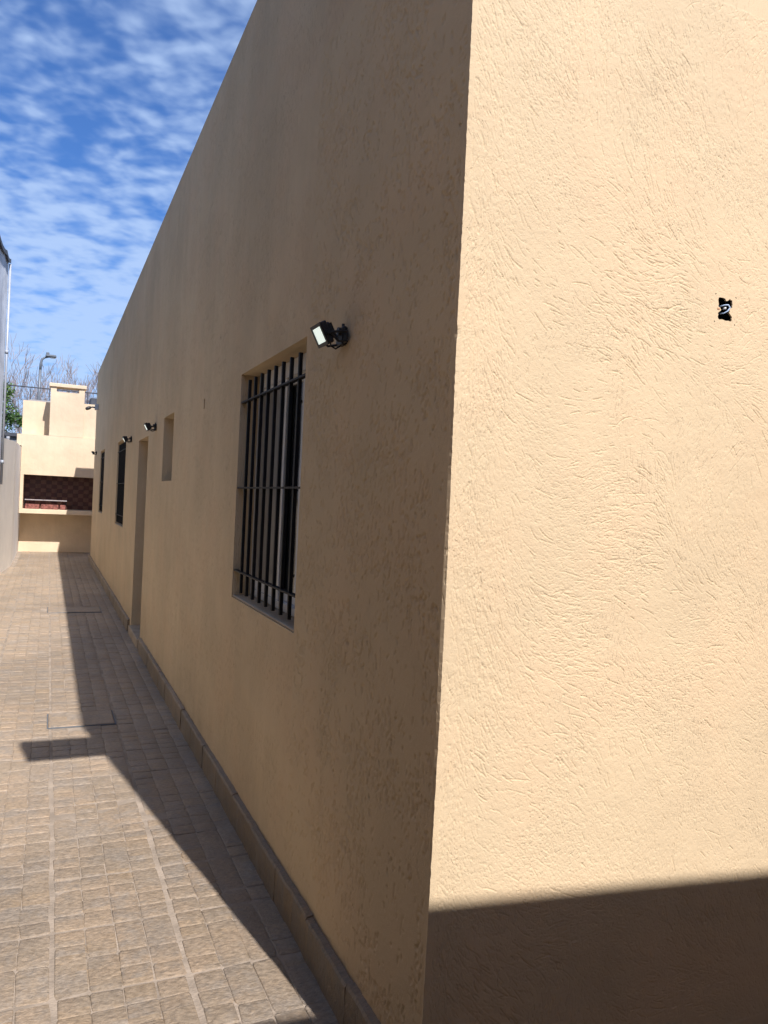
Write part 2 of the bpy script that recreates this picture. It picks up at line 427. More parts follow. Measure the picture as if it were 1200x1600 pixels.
def edge_jit(z):
    a = noise.noise((z*55, 3.1, 0))*.0009 + noise.noise((z*140, 7.7, 0))*.0009
    s = noise.noise((z*2.3, 9.2, 0))*.0015 + float(np.interp(z, (.3, .63, 1.05, 1.43, 1.75, 2.07, 2.86), (-.005, -.001, .003, .005, .003, 0, 0)))
    chip = max(0, noise.noise((z*14, 1.1, 4.0))-.42)*.014
    return s + a + chip, abs(noise.noise((z*60, 5.5, 2)))*.002 + chip*.5

def smooth_field(nu, nv, du, dv, cell, seed):
    """value noise on a grid (bicubic-like smoothstep), cell in metres"""
    r = np.random.RandomState(seed); gu = int(nu*du/cell)+3; gv = int(nv*dv/cell)+3
    G = r.uniform(-1, 1, (gv, gu)); x = np.arange(nu)*du/cell; z = np.arange(nv)*dv/cell
    xi = x.astype(int); zi = z.astype(int); fx = x-xi; fz = z-zi; fx = fx*fx*fx*(fx*(fx*6-15)+10); fz = fz*fz*fz*(fz*(fz*6-15)+10)
    a = G[np.ix_(zi, xi)]; b = G[np.ix_(zi, xi+1)]; c = G[np.ix_(zi+1, xi)]; d = G[np.ix_(zi+1, xi+1)]
    fx = fx[None, :]; fz = fz[:, None]
    return (a*(1-fx)+b*fx)*(1-fz) + (c*(1-fx)+d*fx)*fz
def plaster_relief(nu, nv, du, dv, theta, jobs, seed):
    """height map of trowel-dragged plaster: grooves that follow the direction field theta"""
    r = np.random.RandomState(seed); Lu, Lv = nu*du, nv*dv
    H = np.zeros((nv, nu)); ridge = np.zeros((nv, nu))
    for (dens, lmin, lmax, width, dmin, dmax, bend, patch, spread_) in jobs:
        N = int(dens*Lu*Lv)
        u = r.uniform(0, Lu, N); v = r.uniform(0, Lv, N)
        pm = patch[np.clip((v/dv).astype(int), 0, nv-1), np.clip((u/du).astype(int), 0, nu-1)]
        keep = r.uniform(0, 1, N) < np.clip(pm, 0.10, 1); u, v = u[keep], v[keep]; N = len(u)
        L = lmin + (lmax-lmin)*r.uniform(0, 1, N)**2.2; D = r.uniform(dmin, dmax, N); off = r.normal(0, spread_, N); bd = r.normal(0, bend, N)
        step = .0012; n = int(lmax/step)
        for k in range(n):
            act = k*step < L
            if not act.any(): break
            iu = np.clip((u/du).astype(int), 0, nu-1); iv = np.clip((v/dv).astype(int), 0, nv-1)
            th = theta[iv, iu] + off + bd*k*step
            env = np.minimum(1, np.minimum(k*step, L-k*step)/.004 + .25)*act
            for a in (-1, 0, 1):
                for b in (-1, 0, 1):
                    ju = np.clip(iu+a, 0, nu-1); jv = np.clip(iv+b, 0, nv-1)
                    d2 = ((ju+.5)*du-u)**2 + ((jv+.5)*dv-v)**2
                    w = np.exp(-d2/(width*width))*D*env
                    np.minimum.at(H, (jv, ju), -w)
            # plaster pushed up along one side of the groove
            ru = np.clip(((u - np.sin(th)*width*2)/du).astype(int), 0, nu-1); rv = np.clip(((v + np.cos(th)*width*2)/dv).astype(int), 0, nv-1)
            np.maximum.at(ridge, (rv, ru), D*env*.22)
            u = u + np.cos(th)*step; v = v + np.sin(th)*step
    H = H + ridge*(H > -.0003)
    H += r.uniform(-1, 1, (nv, nu))*.00014 + smooth_field(nu, nv, du, dv, .005, seed+1)*.00020 + smooth_field(nu, nv, du, dv, .012, seed+2)*.00028 + smooth_field(nu, nv, du, dv, .05, seed+3)*.0004 + smooth_field(nu, nv, du, dv, .35, seed+4)*.0014
    return H
def relief_mesh(name, axis, u0, u1, z0, z1, du, dv, H, mat, parent):
    nv, nu = H.shape
    e = 3; wu = np.minimum(1, np.minimum(np.arange(nu), np.arange(nu)[::-1])/e); wv = np.minimum(1, np.minimum(np.arange(nv), np.arange(nv)[::-1])/e)
    H = H*wu[None, :]*wv[:, None]
    U, Z = np.meshgrid(np.linspace(u0, u1, nu), np.linspace(z0, z1, nv))
    co = np.stack([-H, U, Z], -1) if axis == 'W' else np.stack([U, -H, Z], -1)
    idx = np.arange(nu*nv).reshape(nv, nu)
    q = np.stack([idx[:-1, :-1], idx[:-1, 1:], idx[1:, 1:], idx[1:, :-1]], -1).reshape(-1, 4)
    if axis == 'W': q = q[:, ::-1]
    me = bpy.data.meshes.new(name); nf = len(q)
    me.vertices.add(nu*nv); me.vertices.foreach_set('co', co.reshape(-1).astype(np.float32))
    me.loops.add(nf*4); me.loops.foreach_set('vertex_index', np.ascontiguousarray(q).reshape(-1).astype(np.int32))
    me.polygons.add(nf); me.polygons.foreach_set('loop_start', np.arange(0, nf*4, 4, dtype=np.int32))
    me.update(calc_edges=True); me.validate()
    me.materials.append(mat); me.shade_smooth()
    o = bpy.data.objects.new(name, me); COL.objects.link(o); o.parent = parent
    return o
def panel(axis, u0, u1, z0, z1, holes, skip=None):
    """wall face with rectangular holes and their reveals. axis 'W': plane x=0, u=y ; 'S': plane y=0, u=x"""
    sk = [skip] if skip else []
    us = sorted(set([u0, u1] + [h[0] for h in holes+sk] + [h[1] for h in holes+sk]))
    zs = sorted(set([z0, z1] + [h[2] for h in holes+sk] + [h[3] for h in holes+sk]))
    P = (lambda u, d, z: (d, u, z)) if axis == 'W' else (lambda u, d, z: (u, d, z))
    m = MB()
    for i in range(len(us)-1):
        for j in range(len(zs)-1):
            cu, cz = (us[i]+us[i+1])/2, (zs[j]+zs[j+1])/2
            if any(h[0] < cu < h[1] and h[2] < cz < h[3] for h in holes+sk): continue
            q = [P(us[i],0,zs[j]), P(us[i+1],0,zs[j]), P(us[i+1],0,zs[j+1]), P(us[i],0,zs[j+1])]
            m.add(q, [(3,2,1,0)] if axis == 'W' else [(0,1,2,3)])
    for h in holes:
        a, b, c, d, dep = h[:5]
        for (p, q) in (((a,c),(b,c)), ((b,c),(b,d)), ((b,d),(a,d)), ((a,d),(a,c))):
            if c <= z0+1e-6 and p[1] == c and q[1] == c: continue
            m.add([P(p[0],0,p[1]), P(q[0],0,q[1]), P(q[0],dep,q[1]), P(p[0],dep,p[1])], [(0,1,2,3)] if axis == 'W' else [(3,2,1,0)])
        if 0 < dep < .1:
            m.add([P(a,dep,c), P(b,dep,c), P(b,dep,d), P(a,dep,d)], [(0,1,2,3)])
    # ragged strip along the free corner
    N = 560; o = len(m.v)
    for k in range(N+1):
        z = z0 + (z1-z0)*k/N
        jx, jy = edge_jit(z)
        m.v.append((jx, jy, z)); m.v.append(P(STRIP, 0, z))
    for k in range(N):
        f = (o+2*k, o+2*k+1, o+2*k+3, o+2*k+2)
        m.f.append(f[::-1] if axis == 'W' else f)
    return m
west = panel('W', STRIP, HY, 0, HH, openW, RW)
# inner faces of the parapet, top and far end
west.add([(0,0,HH),(TH,TH,HH),(TH,HY-TH,HH),(0,HY,HH)], [(0,1,2,3)])
west.add([(TH,TH,3.9),(TH,HY-TH,3.9),(TH,HY-TH,HH),(TH,TH,HH)], [(0,1,2,3)])
WW = west.build('wall', M_WEST, house)
du, dv = .0046, .0034; nu, nv = int((RW[1]-RW[0])/du), int((RW[3]-RW[2])/dv)
th = math.pi/2 + smooth_field(nu, nv, du, dv, .45, 41)*.35
pt = .45 + .75*smooth_field(nu, nv, du, dv, .16, 42) + .4*smooth_field(nu, nv, du, dv, .05, 43)
Hw = plaster_relief(nu, nv, du, dv, th, [(3600, .006, .026, .0034, .0020, .0055, 10, pt, .25), (420, .02, .06, .0032, .002, .0045, 8, pt, .2)], 50)
relief_mesh('plaster_face', 'W', *RW, du, dv, Hw, M_WESTN, WW)
du = dv = .0019; nu, nv = int((RS[1]-RS[0])/du), int((RS[3]-RS[2])/dv)
GU, GV = np.linspace(RS[0], RS[1], nu), np.linspace(RS[2], RS[3], nv)
JB = tuple(float(g_[np.argmin(abs(g_-v_))]) for g_, v_ in ((GU, .848), (GU, .932), (GV, 2.178), (GV, 2.262)))
south = panel('S', STRIP, HX, 0, HH, [(*JB, .0)], RS)
# ragged mouth of the junction box
ring_o, ring_i = [], []
jr = random.Random(11)
x0, x1, z0, z1 = JB; cxj, czj = (x0+x1)/2, (z0+z1)/2
NJ = 48
for k in range(NJ):
    a = 2*math.pi*(k+.5)/NJ; dx, dz = math.cos(a), math.sin(a)
    t = 1/max(abs(dx), abs(dz)); ring_o.append((cxj+dx*t*(x1-x0)/2, 0, czj+dz*t*(z1-z0)/2))
    rx = .0275 + jr.uniform(-.0016, .0016); rz = .032 + jr.uniform(-.0016, .0016)
    if dx < -.9 and -.35 < dz < .1: rx -= .010
    if dx > .85 and -.5 < dz < .25: rx -= .010
    if dz > .93 and dx > 0: rz -= .005
    t = min(rx/max(abs(dx), 1e-6), rz/max(abs(dz), 1e-6)); ring_i.append((cxj+dx*t, 0.0, czj+dz*t))
o = len(south.v); south.v += ring_o + ring_i + [(x, .005, z) for x, _, z in ring_i]
for k in range(NJ):
    j = (k+1) % NJ
    south.f.append((o+NJ+k, o+NJ+j, o+j, o+k)[::-1]); south.f.append((o+2*NJ+k, o+2*NJ+j, o+NJ+j, o+NJ+k)[::-1])
south.add([(0,0,HH),(HX,0,HH),(HX-TH,TH,HH),(TH,TH,HH)], [(0,1,2,3)])
south.add([(TH,TH,3.9),(HX-TH,TH,3.9),(HX-TH,TH,HH),(TH,TH,HH)], [(3,2,1,0)])
SW = south.build('wall', M_SOUTHN, house)
du = dv = .0019; nu, nv = int((RS[1]-RS[0])/du), int((RS[3]-RS[2])/dv)
uu = np.linspace(RS[0], RS[1], nu)[None, :]
th = (math.pi*.72 + smooth_field(nu, nv, du, dv, .42, 61)*1.35 + smooth_field(nu, nv, du, dv, .20, 62)*.55)
k_ = np.clip((uu-.05)/.25, 0, 1); th = th*k_ + (1-k_)*(math.pi*.55 + smooth_field(nu, nv, du, dv, .4, 66)*.25)
pt = .36 + .85*smooth_field(nu, nv, du, dv, .20, 63) + .50*smooth_field(nu, nv, du, dv, .06, 64)
pt2 = .30 + .85*smooth_field(nu, nv, du, dv, .30, 67)
Hs = plaster_relief(nu, nv, du, dv, th, [(34000, .003, .012, .0011, .0008, .0021, 14, pt, .35), (4600, .010, .065, .00115, .0012, .0030, 7, pt2, .16)], 70)
dist_ = np.maximum(np.maximum(JB[0]-GU, GU-JB[1])[None, :], np.maximum(JB[2]-GV, GV-JB[3])[:, None])
Hs = Hs*np.clip(dist_/.006, 0, 1)
relief_s = relief_mesh('plaster_face', 'S', *RS, du, dv, Hs, M_SOUTHN, SW)
bm = bmesh.new(); bm.from_mesh(relief_s.data)          # open the mouth of the junction box
kill = [f for f in bm.faces if JB[0] < f.calc_center_median().x < JB[1] and JB[2] < f.calc_center_median().z < JB[3]]
bmesh.ops.delete(bm, geom=kill, context='FACES'); bm.to_mesh(relief_s.data); bm.free()
rear = MB()
rear.add([(0,HY,0),(HX,HY,0),(HX,HY,HH),(0,HY,HH)], [(3,2,1,0)])
rear.add([(HX,0,0),(HX,HY,0),(HX,HY,HH),(HX,0,HH)], [(0,1,2,3)])
rear.add([(0,HY,HH),(TH,HY-TH,HH),(HX-TH,HY-TH,HH),(HX,HY,HH)], [(0,1,2,3)])
rear.add([(TH,HY-TH,3.9),(HX-TH,HY-TH,3.9),(HX-TH,HY-TH,HH),(TH,HY-TH,HH)], [(0,1,2,3)])
rear.add([(HX-TH,TH,3.9),(HX-TH,HY-TH,3.9),(HX-TH,HY-TH,HH),(HX-TH,TH,HH)], [(3,2,1,0)])
rear.build('wall', M_PLAST, house)
box('roof', M_ROOF, house, TH-.02, HX-TH+.02, TH-.02, HY-TH+.02, 3.75, 3.9)

# plinth of stone tiles along the foot of the walls
pr = random.Random(5)
tile_meshes = []
def rough_tile(t, r):
    """stone skirting tile with an uneven face and a broken top edge"""
    n = 8; vs_ = []
    for k in range(n+1):
        y_ = -.1968 + .3936*k/n; zt = .138 + r.uniform(-.0025, .002); xf = -.030 + r.uniform(-.0015, .0015)
        vs_ += [(xf-.002, y_, 0), (xf+r.uniform(-.0025,.0025), y_, .06), (xf, y_, zt-.008), (xf+.006, y_, zt), (-.0015, y_, zt+.003)]
    fs = []
    for k in range(n):
        for q in range(4): a = k*5+q; fs.append((a, a+1, a+6, a+5))
    o = len(vs_); vs_ += [(-.0015, -.1968, 0), (-.0015, .1968, 0)]
    fs += [(0, o, 4, 3, 2, 1), (n*5, n*5+1, n*5+2, n*5+3, n*5+4, o+1)]
    t.add(vs_, fs)
for k in range(4):
    t = MB(); rough_tile(t, pr)
    tile_meshes.append(t.mesh('plinth_tile', M_TILE))
y = 0.058-.395
while y < HY-.1:
    yc = y+.1975
    if not (DO[0]-.2 < yc < DO[1]+.2) and yc > .1:
        o = bpy.data.objects.new('plinth_tile', pr.choice(tile_meshes)); COL.objects.link(o); o.parent = house
        o.location = (pr.uniform(-.003,.002), yc, pr.uniform(-.004,.004))
    y += .395
box('plinth_tile', M_TILE, house, -.034, -.002, -.03, .056, 0, .138, b=.004)
# plaster beam added unseen at the corner to throw the bar of shadow on the paving
bs = MB().bbox(-0.43, -0.003, 0.0, 0.10, 3.50, 3.84, .006); bs.build('shadow_stub', M_PLAST, house)

# windows
def bars_window(op, far=False):
    y0, y1, z0, z1 = op; D = 0.122
    fr = MB(); X = .098
    t = .016
    fr.box(X, X+.08, y0+.002, y1-.002, z1-.075, z1-.002); fr.box(X, X+.08, y0+.002, y1-.002, z0+.014, z0+.05)
    fr.box(X, X+.08, y0+.002, y0+t, z0+.05, z1-.075); fr.box(X, X+.08, y1-t, y1-.002, z0+.05, z1-.075)
    w = fr.build('window', M_WHITEAL, house)
    zb, zt = z0+.052, z1-.077
    L = y1-y0
    def sash(a, b, x, ea, eb, pane):
        s = MB()
        s.box(x, x+.02, a, a+ea, zb, zt); s.box(x, x+.02, b-eb, b, zb, zt)
        s.box(x+.001, x+.019, a+ea, b-eb, zt-.03, zt); s.box(x+.001, x+.019, a+ea, b-eb, zb, zb+.05)
        s.build('sash', M_WHITEAL, w)
        box('pane', pane, w, x+.008, x+.013, a+ea, b-eb, zb+.05, zt-.03)
    sash(y0+L*.535, y1-t-.002, X+.004, .028, .012, M_GREYPANE)
    sash(y0+L*.34, y1-L*.16, X+.028, .045, .03, M_GLASS)
    box('sill', M_SILL, w, .004, X-.002, y0+.003, y1-.003, z0+.001, z0+.012, b=.003)
    # dark room behind
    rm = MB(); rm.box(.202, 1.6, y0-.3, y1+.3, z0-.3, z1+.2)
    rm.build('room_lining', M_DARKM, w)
    # iron grille in the reveal
    gr = MB(); xg = .018
    for zz in (z1-.148, (z0+z1)/2-.01, z0+.143):
        gr.box(xg-.014, xg+.010, y0+.001, y1-.001, zz-.004, zz+.004)
    G = gr.build('window_grille', M_BLACK, house)
    b = MB().box(xg-.0075, xg+.0075, -.0075, .0075, z0+.034, z1-.042).mesh('bar', M_BLACK)
    n = 9; s0 = y0 + .01; 
    for k in range(n):
        yy = y1 - .125 - k*(.1245*(y1-y0)/1.13)
        o = bpy.data.objects.new('bar', b); COL.objects.link(o); o.parent = G; o.location = (0, yy, 0)
for op in (W1, W2, W3): bars_window(op)
# small high window, set deep
n = MB(); y0, y1, z0, z1 = NI
n.box(.14, .19, y0+.002, y0+.04, z0+.002, z1-.002); n.box(.14, .19, y1-.04, y1-.002, z0+.002, z1-.002)
n.box(.14, .19, y0+.04, y1-.04, z0+.002, z0+.04); n.box(.14, .19, y0+.04, y1-.04, z1-.04, z1-.002)
nw = n.build('window', M_WHITEAL, house); box('pane', M_GLASS, nw, .16, .166, y0+.04, y1-.04, z0+.04, z1-.04)
# door set back in its recess
y0, y1, z0, z1 = DO
d = MB(); d.bbox(.145, .185, y0+.045, y1-.045, .105, z1-.045, .004)
for za, zb in ((.25, 1.0), (1.1, 2.0)): d.bbox(.135, .15, y0+.16, y1-.16, za, zb, .005)
door = d.build('door', M_WOOD, house)
h = MB(); h.tube([(.135,y0+.1,1.05),(.085,y0+.1,1.05),(.085,y0+.2,1.05)], .009, 8); h.build('handle', M_STEEL, door)
f = MB(); f.box(.13,.198,y0+.002,y0+.043,.1,z1-.002); f.box(.13,.198,y1-.043,y1-.002,.1,z1-.002); f.box(.13,.198,y0+.043,y1-.043,z1-.043,z1-.002)
f.build('door_frame', M_WOOD, door)
box('threshold', M_SILL, house, -.03, .199, y0+.003, y1-.003, 0.0, .098, b=.006)
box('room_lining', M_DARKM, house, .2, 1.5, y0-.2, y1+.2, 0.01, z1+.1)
# junction box: black plastic box behind the ragged hole, with loose wires
jb = MB(); a, b_, c, d_ = cxj-.030, cxj+.030, czj-.035, czj+.035
jb.add([(a,.0052,c),(b_,.0052,c),(b_,.0052,d_),(a,.0052,d_),(a,.05,c),(b_,.05,c),(b_,.05,d_),(a,.05,d_)], [(4,7,6,5),(0,4,5,1),(1,5,6,2),(2,6,7,3),(3,7,4,0)])
J = jb.build('junction_box', M_PLASTICK, house)
MB().tube([(cxj-.008,.016,czj+.010),(cxj+.002,.006,czj+.014),(cxj+.012,.001,czj+.015),(cxj+.018,.0,czj+.008),(cxj+.012,.002,czj-.003),(cxj+.004,.008,czj-.009),(cxj-.002,.02,czj-.010)], .0022, 6).build('wire', M_WIRE, J, smooth=True)
MB().tube([(cxj+.003,.012,czj+.004),(cxj+.007,.006,czj+.006),(cxj+.011,.012,czj+.005)], .0035, 6).build('wire', M_WIREW, J, smooth=True)
MB().bbox(cxj-.033, cxj-.021, -.0012, .012, czj-.006, czj+.002, .002).build('screw_tab', M_TAB, J)

# ------------------------------------------------------------------ floodlights
def floodlight(y, z, label, tilt=28, s=0.88):
    t = thing('floodlight', label, 'floodlight', (0, y, z), 'small black LED floodlights along the shaded wall')
    R = Matrix.Translation((0, y, z)) @ Matrix.Scale(s, 4)
    H = R @ Matrix.Translation((-.092, 0, .002)) @ Matrix.Rotation(math.radians(-tilt), 4, 'Y')
    # head local frame: -x front
    hd = MB(); hd.bbox(-.016, .010, -.056, .056, -.043, .043, .004)
    fr_ = MB()
    head = hd.xf(H).build('housing', M_PLASTICK, t)
    fz = MB(); fz.box(-.0195,-.0162,-.056,.056,.030,.043); fz.box(-.0195,-.0162,-.056,.056,-.043,-.030)
    fz.box(-.0195,-.0162,-.056,-.043,-.030,.030); fz.box(-.0195,-.0162,.043,.056,-.030,.030)
    fz.xf(H).build('bezel', M_PLASTICK, head)
    MB().box(-.0175,-.0163,-.043,.043,-.030,.030).xf(H).build('lens', M_LENS, head)
    fins = MB(); fins.bbox(.0102, .030, -.040, .040, -.030, .034, .006)
    for k in range(5): fins.box(.030, .036, -.034+k*.016, -.030+k*.016, -.026, .028)
    fins.xf(H).build('heat_sink', M_PLASTICK, head)
    br = MB()
    for sgn in (-1, 1):
        br.tube([(-.085, sgn*.060, .0), (-.05, sgn*.060, -.030), (-.014, sgn*.052, -.022)], .0052, 6)
        br.tube([(-.085, sgn*.060, .0), (-.045, sgn*.060, .008), (-.014, sgn*.052, .012)], .0052, 6)
        br.tube([(-.092, sgn*.056, .0), (-.092, sgn*.068, .0)], .009, 8)
    br.bbox(-.018, -.010, -.058, .058, -.028, .018, .002)
    br.xf(R).build('bracket', M_PLASTICK, t)
    wp = MB(); wp.bbox(-.022, -.001, -.024, .024, -.034, .040, .005); wp.tube([(-.022,0,.020),(-.034,0,.020)], .016, 10); wp.tube([(-.012,0,.038),(-.012,0,.052)], .006, 6)
    wp.xf(R).build('wall_plate', M_PLASTICK, t)
    cb = MB().tube([(-.065,.0,-.012),(-.055,.01,-.038),(-.035,.012,-.046),(-.012,.006,-.030)], .0035, 6); cb.xf(R).build('cable', M_PLASTICK, t, smooth=True)
floodlight(0.80, 2.165, 'nearest black floodlight with bright lens, right of the barred window')
floodlight(5.90, 2.225, 'black floodlight on the wall above the door recess, by the small high window')
floodlight(8.25, 2.245, 'black floodlight at the top corner of the middle barred window')
floodlight(15.9, 2.40, 'farthest tiny black floodlight beyond the last barred window')
sc_ = thing('security_light', 'small round-headed security light on a bracket, high at the far end of the wall', 'security light', (0, 16.0, 3.38))
MB().bbox(-.075, -.001, 15.95, 16.07, 3.33, 3.45, .008).build('mounting_box', M_ZINCW, sc_)
MB().tube([(-.07,16.0,3.38),(-.13,16.0,3.385),(-.18,16.0,3.37)], .016, 8).build('arm', M_GALV, sc_, smooth=True)
hd = MB().tube([(-.15,15.98,3.385),(-.165,15.98,3.375),(-.20,15.97,3.355),(-.245,15.96,3.335),(-.26,15.955,3.33)], [.015,.03,.036,.032,.015], 12); hd.build('lamp_head', M_PLASTICK, sc_, smooth=True)

# ------------------------------------------------------------------ left side: neighbour and boundary wall
def skew(m, off=0.0):
    """local frame: a runs along the wall (y), d outwards (+x); plane through (-1.56,15.53)"""
    m.v = [(-1.56 + 0.072*(y-15.53) + x, y - .072*x, z) for x, y, z in m.v]; return m
nb = thing('neighbour_building', 'grey sheet-clad neighbouring building on a cream base, cut off at the left edge', 'building', (-1.9, 10, 0))
b0 = MB().box(-6, 0.0, 2.6, 13.40, 0, 1.585); skew(b0).build('wall', M_CREAM, nb)
b1 = MB().box(-6, -.012, 2.6, 13.22, 1.59, 5.45); skew(b1).build('wall', M_ZINC, nb)
near_blocker = skew(MB().box(-6, 0.0, -3.3, 2.59, 0, 5.3)); near_blocker.build('wall', M_BLOCKER, nb)  # unseen dark wall section added to lessen bounce on the near corner
ys = 2.6; cr = random.Random(4)
while ys < 13.15:
    ye = min(ys+.92, 13.26)
    s = MB(); nn = 14; prof = []
    for k in range(nn*2+1):
        yy = ys + (ye-ys-.01)*k/(nn*2); prof.append((.022 if k % 2 else .008, yy))
    zt = 5.50 + cr.uniform(-.03, .03); zb = 1.60
    o = len(s.v)
    for x, yy in prof: s.v += [(x, yy, zb), (x, yy, zt), (x-.012, yy, zb), (x-.012, yy, zt)]
    for k in range(len(prof)-1):
        i = o+4*k; s.f += [(i, i+4, i+5, i+1), (i+2, i+3, i+7, i+6), (i+1, i+5, i+7, i+3), (i, i+2, i+6, i+4)]
    s.f += [(o, o+1, o+3, o+2), (o+4*(len(prof)-1), o+4*(len(prof)-1)+2, o+4*(len(prof)-1)+3, o+4*(len(prof)-1)+1)]
    skew(s).build('cladding_sheet', M_ZINC, nb)
    r_ = MB(); dz = cr.uniform(-.03, .03); n2 = 6
    for k in range(n2+1):
        yy = ys + (ye-ys-.01)*k/n2; sag = -.05*math.sin(math.pi*k/n2)+dz
        r_.v += [(.06, yy, 5.52+sag), (-.5, yy, 5.66+dz), (.06, yy, 5.50+sag-.05), (-.5, yy, 5.60+dz)]
    for k in range(n2):
        i = 4*k; r_.f += [(i, i+1, i+5, i+4), (i+2, i+6, i+7, i+3), (i, i+4, i+6, i+2), (i+1, i+3, i+7, i+5)]
    r_.f += [(0,2,3,1), (4*n2, 4*n2+1, 4*n2+3, 4*n2+2)]
    skew(r_).build('roof_sheet', M_DARKM, nb)
    ys += .92
dp = MB().tube([(.05,13.24,5.45),(.05,13.24,1.63)], .020, 10); dp.tube([(.05,13.24,1.99),(.05,13.24,2.05)], .028, 10); dp.tube([(.05,13.24,3.9),(.05,13.24,3.96)], .028, 10)
skew(dp).build('downpipe', M_ZINC, nb, smooth=True)

bw = thing('boundary_wall', 'off-white rendered boundary wall at the left, bending before the barbecue', 'wall', (-1.65, 16.5, 0))
w = MB()
pts = [(left_x(13.42), 13.42, 2.46), (-1.56, 15.53, 2.51), (-1.56, 17.0, 2.54), (-1.56, 19.385, 2.57)]
for i, (x, y, z) in enumerate(pts):
    w.v += [(x, y, 0), (x, y, z), (x-.16, y, z+.008), (x-.16, y, 0)]
for i in range(len(pts)-1):
    a = 4*i; w.f += [(a, a+4, a+5, a+1), (a+1, a+5, a+6, a+2), (a+2, a+6, a+7, a+3)]
w.f += [(0,1,2,3), (4*len(pts)-4, 4*len(pts)-1, 4*len(pts)-2, 4*len(pts)-3)]
w.build('wall', M_WHITEW, bw)

# carport added behind the camera, unseen: its roof edge throws the near shadow
ct = thing('occluder', 'unseen flat-roofed carport behind the viewpoint, its roof edge shading the foot of the wall', 'occluder', (0, -4.5, 0))
def cyl(x): return -2.37 - .07*(x-.4)
def slab(xa, xb, ya, yb, za, zb):
    m = MB(); m.box(xa, xb, ya, yb, za, zb); m.v = [(x, y + cyl(x), z) for x, y, z in m.v]; return m
slab(-2.6, 2.1, -4.6, 0.0, 3.0, 3.2).build('roof', M_PLAST, ct)
slab(-2.6, 2.1, -4.8, -4.6, 0.0, 3.2).build('wall', M_PLAST, ct)
slab(-2.8, -2.602, -4.6, -0.02, 0.0, 3.19).build('wall', M_PLAST, ct)
MB().box(-1.62, -1.45, -2.22, 0.45, 0.0, 3.1).build('side_blocker', M_PLAST, ct)  # unseen wall added to block western sky and darken the near corner
for x in (-2.45, 2.0): slab(x-.1, x+.1, -.25, -.03, 0.0, 2.997).build('post', M_PLAST, ct)
MB().box(-2.8, 2.2, -7.3, -2.45, -.012, .004).build('occluder_floor', M_ROOF, ct)  # dark floor added out of view along with the roof above it
wg = MB(); wg.box(2.2, 8.9, -7.2, -0.04, 0, 5.6); wg.build('sky_blocker', M_PLAST, house)  # unseen block added on the right to keep eastern skylight off the yard

# ------------------------------------------------------------------ barbecue at the end of the passage
bq = thing('barbecue', 'beige masonry barbecue with tiled hearth, counter and capped chimney at the passage end', 'barbecue', (-.4, 19, 0))
YF = 18.75
m = MB()
m.box(-1.553, 1.6, YF, YF+.12, 1.91, 2.88)
m.box(-1.66, -1.555, YF+.001, 19.75, 2.603, 2.878)
m.box(-1.553, 1.6, YF+.122, 19.45, 2.75, 2.879)
m.box(-1.553, -1.48, YF+.002, 19.45, 1.083, 1.908)
m.box(-1.66, 1.6, 19.462, 19.75, 1.083, 2.601)
m.box(-1.553, 1.6, 19.46, 19.748, 2.604, 2.876)
m.box(-1.553, 1.6, 19.40, 19.70, 0.0, 0.968)
m.box(1.45, 1.598, YF+.002, 19.45, 1.083, 1.908)
m.build('body', M_PLAST, bq)
MB().box(-1.58, -.962, 19.45, 19.75, 2.883, 3.76).build('upper_block', M_PLAST, bq)
MB().box(-.188, 1.6, YF+.03, 19.74, 2.883, 3.73).build('upper_block', M_PLAST, bq)
c = MB(); c.box(-.96, -.19, YF, 19.12, 2.883, 3.965)
for xa, xb in ((-.96,-.83), (-.32,-.19)): c.box(xa, xb, YF+.001, YF+.12, 3.965, 4.075); c.box(xa, xb, 19.0, 19.119, 3.965, 4.075)
ch = c.build('chimney', M_PLAST, bq)
MB().bbox(-1.0, -.15, YF-.04, 19.15, 4.076, 4.165, .01).build('chimney_cap', M_PLAST, ch)
MB().bbox(-1.553, 1.6, YF-.01, 19.44, .971, 1.08, .006).build('counter', M_PLAST, bq)
MB().box(-1.478, 1.448, 19.4512, 19.461, 1.0835, 1.9075).build('hearth_back', M_TRED, bq)
tm = [MB().bbox(.002, .122, -.008, 0, .002, .1, .002).mesh('tile', mt) for mt in (M_TRED, M_TBROWN)]
for i in range(23):
    for j in range(8):
        o = bpy.data.objects.new('tile', tm[(i+j) % 2]); COL.objects.link(o); o.parent = bq
        o.matrix_parent_inverse = Matrix.Translation(-Vector(bq.location)); o.location = (-1.476+i*.1255, 19.450+rnd.uniform(-.001,.001), 1.084+j*.1025)
bk = [(-1.43,-1.11,'leftmost red fire brick lying on the barbecue counter'), (-1.07,-.68,'middle red fire brick on the barbecue counter, the longest of three'), (-.645,-.515,'short right-hand red fire brick at the shadow edge on the barbecue counter')]
for a, b_, lab in bk:
    o = MB().bbox(a, b_, 18.93, 19.06, 1.081, 1.20, .008).build('fire_brick', M_RED); tag(o, lab, 'brick', 'fire bricks on the barbecue counter')
gk = thing('grill_rack', 'steel grill rack standing over the red fire bricks in the hearth', 'grill', (-1, 19.2, 1.08))
f = MB(); f.box(-1.44, -.49, 18.95, 18.975, 1.292, 1.315); f.box(-1.44, -.49, 19.36, 19.38, 1.292, 1.312); f.box(-1.44,-1.42,18.975,19.36,1.292,1.312); f.box(-.51,-.49,18.975,19.36,1.292,1.312)
f.build('frame', M_STEEL, gk)
for x in (-1.435, -.505):
    for y in (18.965, 19.37): MB().tube([(x,y,1.081),(x,y,1.295)], .008, 6).build('leg', M_BLACK, gk)
for k in range(22): MB().tube([(-1.40+k*.041,18.97,1.30),(-1.40+k*.041,19.37,1.30)], .004, 5).build('rod', M_BLACK, gk)

